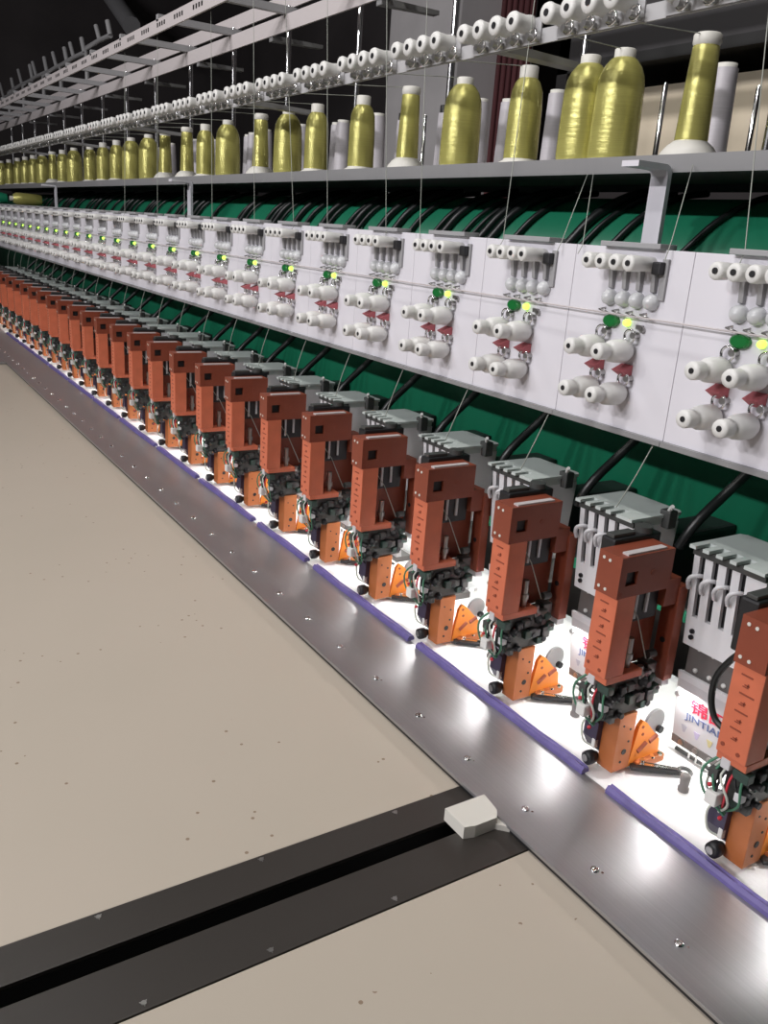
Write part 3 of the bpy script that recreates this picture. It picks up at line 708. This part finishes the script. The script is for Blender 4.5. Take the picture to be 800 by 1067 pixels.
# thread rolls lying across the far left end of the panels
for i, (pa, pb) in enumerate((((10, 206), (43, 207)), ((-14, 205), (7, 206)))):
    dA, dB = ray_dir(pa), ray_dir(pb); X = (-5.9, -6.35)[i]
    A, B = CAM + dA * (X / dA.x), CAM + dB * (X / dB.x); L = B.y - A.y; r = .036
    t = empty('thread_roll', (X, (A.y + B.y) / 2, .711))
    MB().lathe([(r * .7, .02), (r, .04), (r * .96, L - .03), (r * .8, L)], (X, A.y, .711 + r), 'y', 18).build('yarn', 'yarn' if i == 0 else 'green', t, t.location)
    MB().cyl((X, A.y, .711 + r), .014, .03, 'y', 14).build('core_tip', 'cone', t, t.location)
    tag(t, ['pale yellow thread roll lying across the far left panels', 'teal roll lying at the left picture edge on the panels'][i], 'thread roll')
# ================================================================ overhead thread rack
rk = empty('thread_rack', (-.6, 1.15, SZ)); o = rk.location
PX0 = on_y((596, 160), 1.20).x
posts = [PX0 + 2 * P - 2 * P * i for i in range(0, 16)]
MB().box(XL, 1.0, .944, .950, 1.245, 1.283).build('front_beam', 'rack', rk, o)
MB().box(XL, 1.0, 1.212, 1.218, 1.300, 1.341).build('rear_beam', 'rack', rk, o)
MB().box(XL, 1.0, 1.1865, 1.1925, 1.233, 1.2765).build('lower_beam', 'rack', rk, o)
mb = MB(); x = .2
while x > -6.6:
    for q in range(4): mb.box(x - q * .022 - .0055, x - q * .022 + .0055, .9434, .945, 1.260, 1.272)
    x -= P * .78
tag(mb.build('guide_hole', 'slotblack', rk, o), 'dark thread holes in groups along the front beam', kind='stuff')
for x in posts:
    MB().cyl((x, 1.20, SZ), .0075, 1.30 - SZ, 'z', 12).build('post', 'chrome', rk, o)
    MB().box(x - .010, x + .010, .944, 1.222, 1.277, 1.297).build('top_arm', 'grey', rk, o)
for i in range(6):
    x = min((q * .005 for q in range(-1500, 100) if min(abs(q * .005 - c_) for c_ in FXS + [-1.187]) > .058 or q * .005 < FXS[-1]), key=lambda v: abs(v - (-1.236 - 1.085 * i + 1.085)))
    MB().prism_x([(.968, 1.010), (1.20, 1.004), (1.20, .994), (.968, .996)], x - .014, x + .014).cyl((x, 1.197, .992), .009, .014, 'z', 10).build('guide_arm', 'shelf', rk, o)
for i in range(8):
    x = -2.0 - .62 * i
    MB().prism_x([(1.19, 1.236), (1.36, 1.236), (1.36, 1.226), (1.19, 1.220)], x - .012, x + .012).build('rear_arm', 'shelf', rk, o)
for px, py in ((112, 22), (85, 40), (67, 50), (46, 60), (31, 68), (12, 82)):
    A, B, T_, T2 = on_y((px - 22, py + 28), 1.214), on_y((px - 8, py + 20), 1.214), on_y((px, py), 1.214), on_y((px + 3, py + 15), 1.214)
    A.z = max(A.z, 1.335)
    MB().tube([(A.x, 1.214, 1.335), A, B, T2], .012, 8).tube([T2, T_], .012, 8).tube([B, on_y((px - 12, py + 5), 1.214)], .011, 8).build('thread_hook', 'shelf', rk, o)
MB().box(XL, 1.0, .966, .970, .993, 1.014).build('guide_rail', 'rail_paint', rk, o)
tag(rk, 'grey overhead thread rack with three long beams on chrome posts', 'thread rack')
def make_guide():
    t = empty('thread_guide', (0, .9665, 1.0)); o = t.location
    for q in range(4):
        x = .0425 * q
        MB().lathe([(.0045, -.024), (.0130, -.0245), (.0150, -.020), (.0138, -.013), (.0130, .0), (.0145, .010), (.0145, .0145), (.004, .015)], (x, .950, 1.021), 'y', 18).build('roller', 'plastic', t, o)
        MB().cyl((x, .9247, 1.021), .0050, .004, 'y', 12).build('roller_bore', 'black', t, o)
        MB().torus((x + .022, .9525, 1.003), .009, .0022, 'y', 14, 6).build('spring', 'chrome', t, o)
        MB().cyl((x + .023, .940, 1.000), .005, .0258, 'y', 10).build('spring_post', 'steel', t, o)
    MB().box(-.014, .155, .9635, .966, .994, 1.030).build('guide_plate', 'rail_paint', t, o)
    return t
GX = lambda k: -1.077 - P * k
gd = make_guide(); remember(gd)
GK = [k for k in range(-3, 34) if pix((GX(k), .96, 1.0))[0] < 830 and pix((GX(k), .96, 1.0))[0] > -20 and pix((GX(k), .96, 1.0))[1] > -60]
for i, k in enumerate(GK):
    r = gd if i == 0 else dup(gd, (0, 0, 0))
    r.location = (GX(k), .966, 1.0)
    tag(r, 'set of four white thread rollers above the cones, %s to the camera' % place(i), 'thread guide', 'white roller sets on the guide rail')

# ================================================================ threads
ti = 0
for i, x in enumerate(FXS[:16]):
    g = min((GX(k) + .0425 * q for k in GK for q in range(4)), key=lambda v: abs(v - x))
    tag(MB().tube([(x, CY, SZ + .172), (g + .01, .975, .996)], .0008, 5).build('thread_strand', 'thread'), 'grey-green thread rising from the front cone %s to the camera' % place(i), 'thread', 'threads rising from the cones')
dn = [(445, 0, 437, 252), (557, 0, 524, 250), (800, 20, 776, 262), (403, 0, 402, 247), (341, 30, 341, 240), (301, 100, 306, 236), (264, 0, 265, 234), (220, 60, 221, 230), (192, 190, 192, 228), (164, 60, 164, 226), (130, 100, 130, 222), (612, 182, 585, 252), (618, 182, 607, 255), (722, 172, 700, 250)]
for i, (xa, ya, xb, yb) in enumerate(dn):
    B = on_y((xb, yb), .900); A = on_y((xa, ya), .955 if ya < 150 else 1.055)
    if ya < 150 and A.z < 1.2 and ya > 0: A = A + (A - B) * ((1.25 - A.z) / (A.z - B.z))
    tag(MB().tube([A, B, (B.x, .893, .69)], .0007, 5).build('thread_strand', 'thread'), 'thin pale thread dropping past the shelf to a panel, %s from the right' % ordw([d[2] for d in sorted(dn, key=lambda d: -d[2])].index(xb)), 'thread', 'threads dropping to the panels')
for i, j in enumerate(HJ):
    if i == 0: continue
    x = CX(j)
    B = Vector((x + .01, .905, .352)); A = Vector((x + .05, .915, .457))
    m = (A + B) / 2 + Vector((.006, -.006, 0))
    tag(MB().tube([A, m, B], .0010, 5, 4).build('thread_strand', 'thread'), 'short pale thread hanging from the panel to the needle head %s to the camera' % place(i), 'thread', 'threads between panels and heads')

# ================================================================ storage rack with cartons behind
SL = on_y((584, 70), 1.75).x
sr = empty('storage_rack', (-1.1, 1.95, -.8)); o = sr.location
for x in (SL + .02, -.4):
    for y in (1.76, 2.24): MB().box(x - .02, x + .02, y - .02, y + .02, -.8, 1.75).build('post', 'rack_dark', sr, o)
for z in (.0, .91): MB().box(SL, -.36, 1.74, 2.26, z - .03, z).build('shelf', 'rack_dark', sr, o)
MB().box(SL, -.36, 1.74, 2.26, 1.14, 1.165).build('shelf', 'slotblack', sr, o)
MB().box(SL, -.36, 1.74, 1.76, 1.165, 1.36).build('front_board', 'rack_dark', sr, o)
tag(sr, 'dark storage rack standing behind the machine on the right', 'rack')
for i, (a, b, h) in enumerate(((-1.42, -.98, .175), (SL + .05, -1.46, .17))):
    t = empty('carton', ((a + b) / 2, 1.95, .91))
    MB().box(a, b, 1.80, 2.2, .911, .925 + h, .003).build('box', 'carton', t, t.location)
    MB().box(a + .002, b - .002, 1.97, 2.02, .925 + h, .9262 + h).build('tape', 'rack', t, t.location)
    tag(t, ['cream carton on the rear rack behind the slim cone at right', 'cream carton on the rear rack behind the fattest cone'][i], 'carton', 'cream cartons on the storage rack')

# ================================================================ lights
def area(name, loc, target, sx, sy, e, col=(1, 1, 1)):
    l = bpy.data.lights.new(name, 'AREA'); l.shape = 'RECTANGLE'; l.size = sx; l.size_y = sy; l.energy = e; l.color = col
    ob = bpy.data.objects.new(name, l); COL.objects.link(ob); ob.location = loc
    ob.rotation_euler = (Vector(target) - Vector(loc)).to_track_quat('-Z', 'Y').to_euler(); return ob
KEY, MID, TOP, LED = 62, 20, 26, .17
for x, e in ((-3.0, .65), (-2.0, .85), (-1.0, 1.), (.0, 1.1)):
    area('ceiling_tube', (x, -4.6, 2.7), (x, 1.0, .75), .30, .12, KEY * e, (1, .97, .99))
for x, e in ((-3.2, .55), (-1.05, 1.)):
    area('ceiling_tube', (x, -1.5, 3.05), (x, .9, .5), .30, .14, MID * e, (1, .97, .98))
for x, e in ((-3.1, .4), (-.8, 1.)):
    area('ceiling_tube', (x, .15, 2.95), (x, .15, .3), .60, .14, TOP * e, (1, .97, .93))
for i, j in enumerate(HJ):
    area('needle_lamp', (CX(j), .982, .050), (CX(j), .86, .0), .09, .02, LED, (1, .98, .95))
    area('rear_lamp', (CX(j), 1.06, .205), (CX(j), 1.05, .0), .16, .04, LED * 1.6, (1, .98, .95))
for i, k in enumerate(DK):
    area('post_lamp', (DX(k) + .045, .905, .140), (DX(k) + .045, .885, .0), .03, .02, LED * .8, (1, .98, .95))
w = bpy.data.worlds.new('world'); SC.world = w; w.use_nodes = True
w.node_tree.nodes['Background'].inputs['Color'].default_value = (.9, .9, 1, 1)
w.node_tree.nodes['Background'].inputs['Strength'].default_value = .03
vs = SC.view_settings
SC.display_settings.display_device = 'sRGB'
vs.view_transform = 'Standard'; vs.look = 'None'; vs.gamma = 1; vs.use_curve_mapping = False; vs.exposure = 0
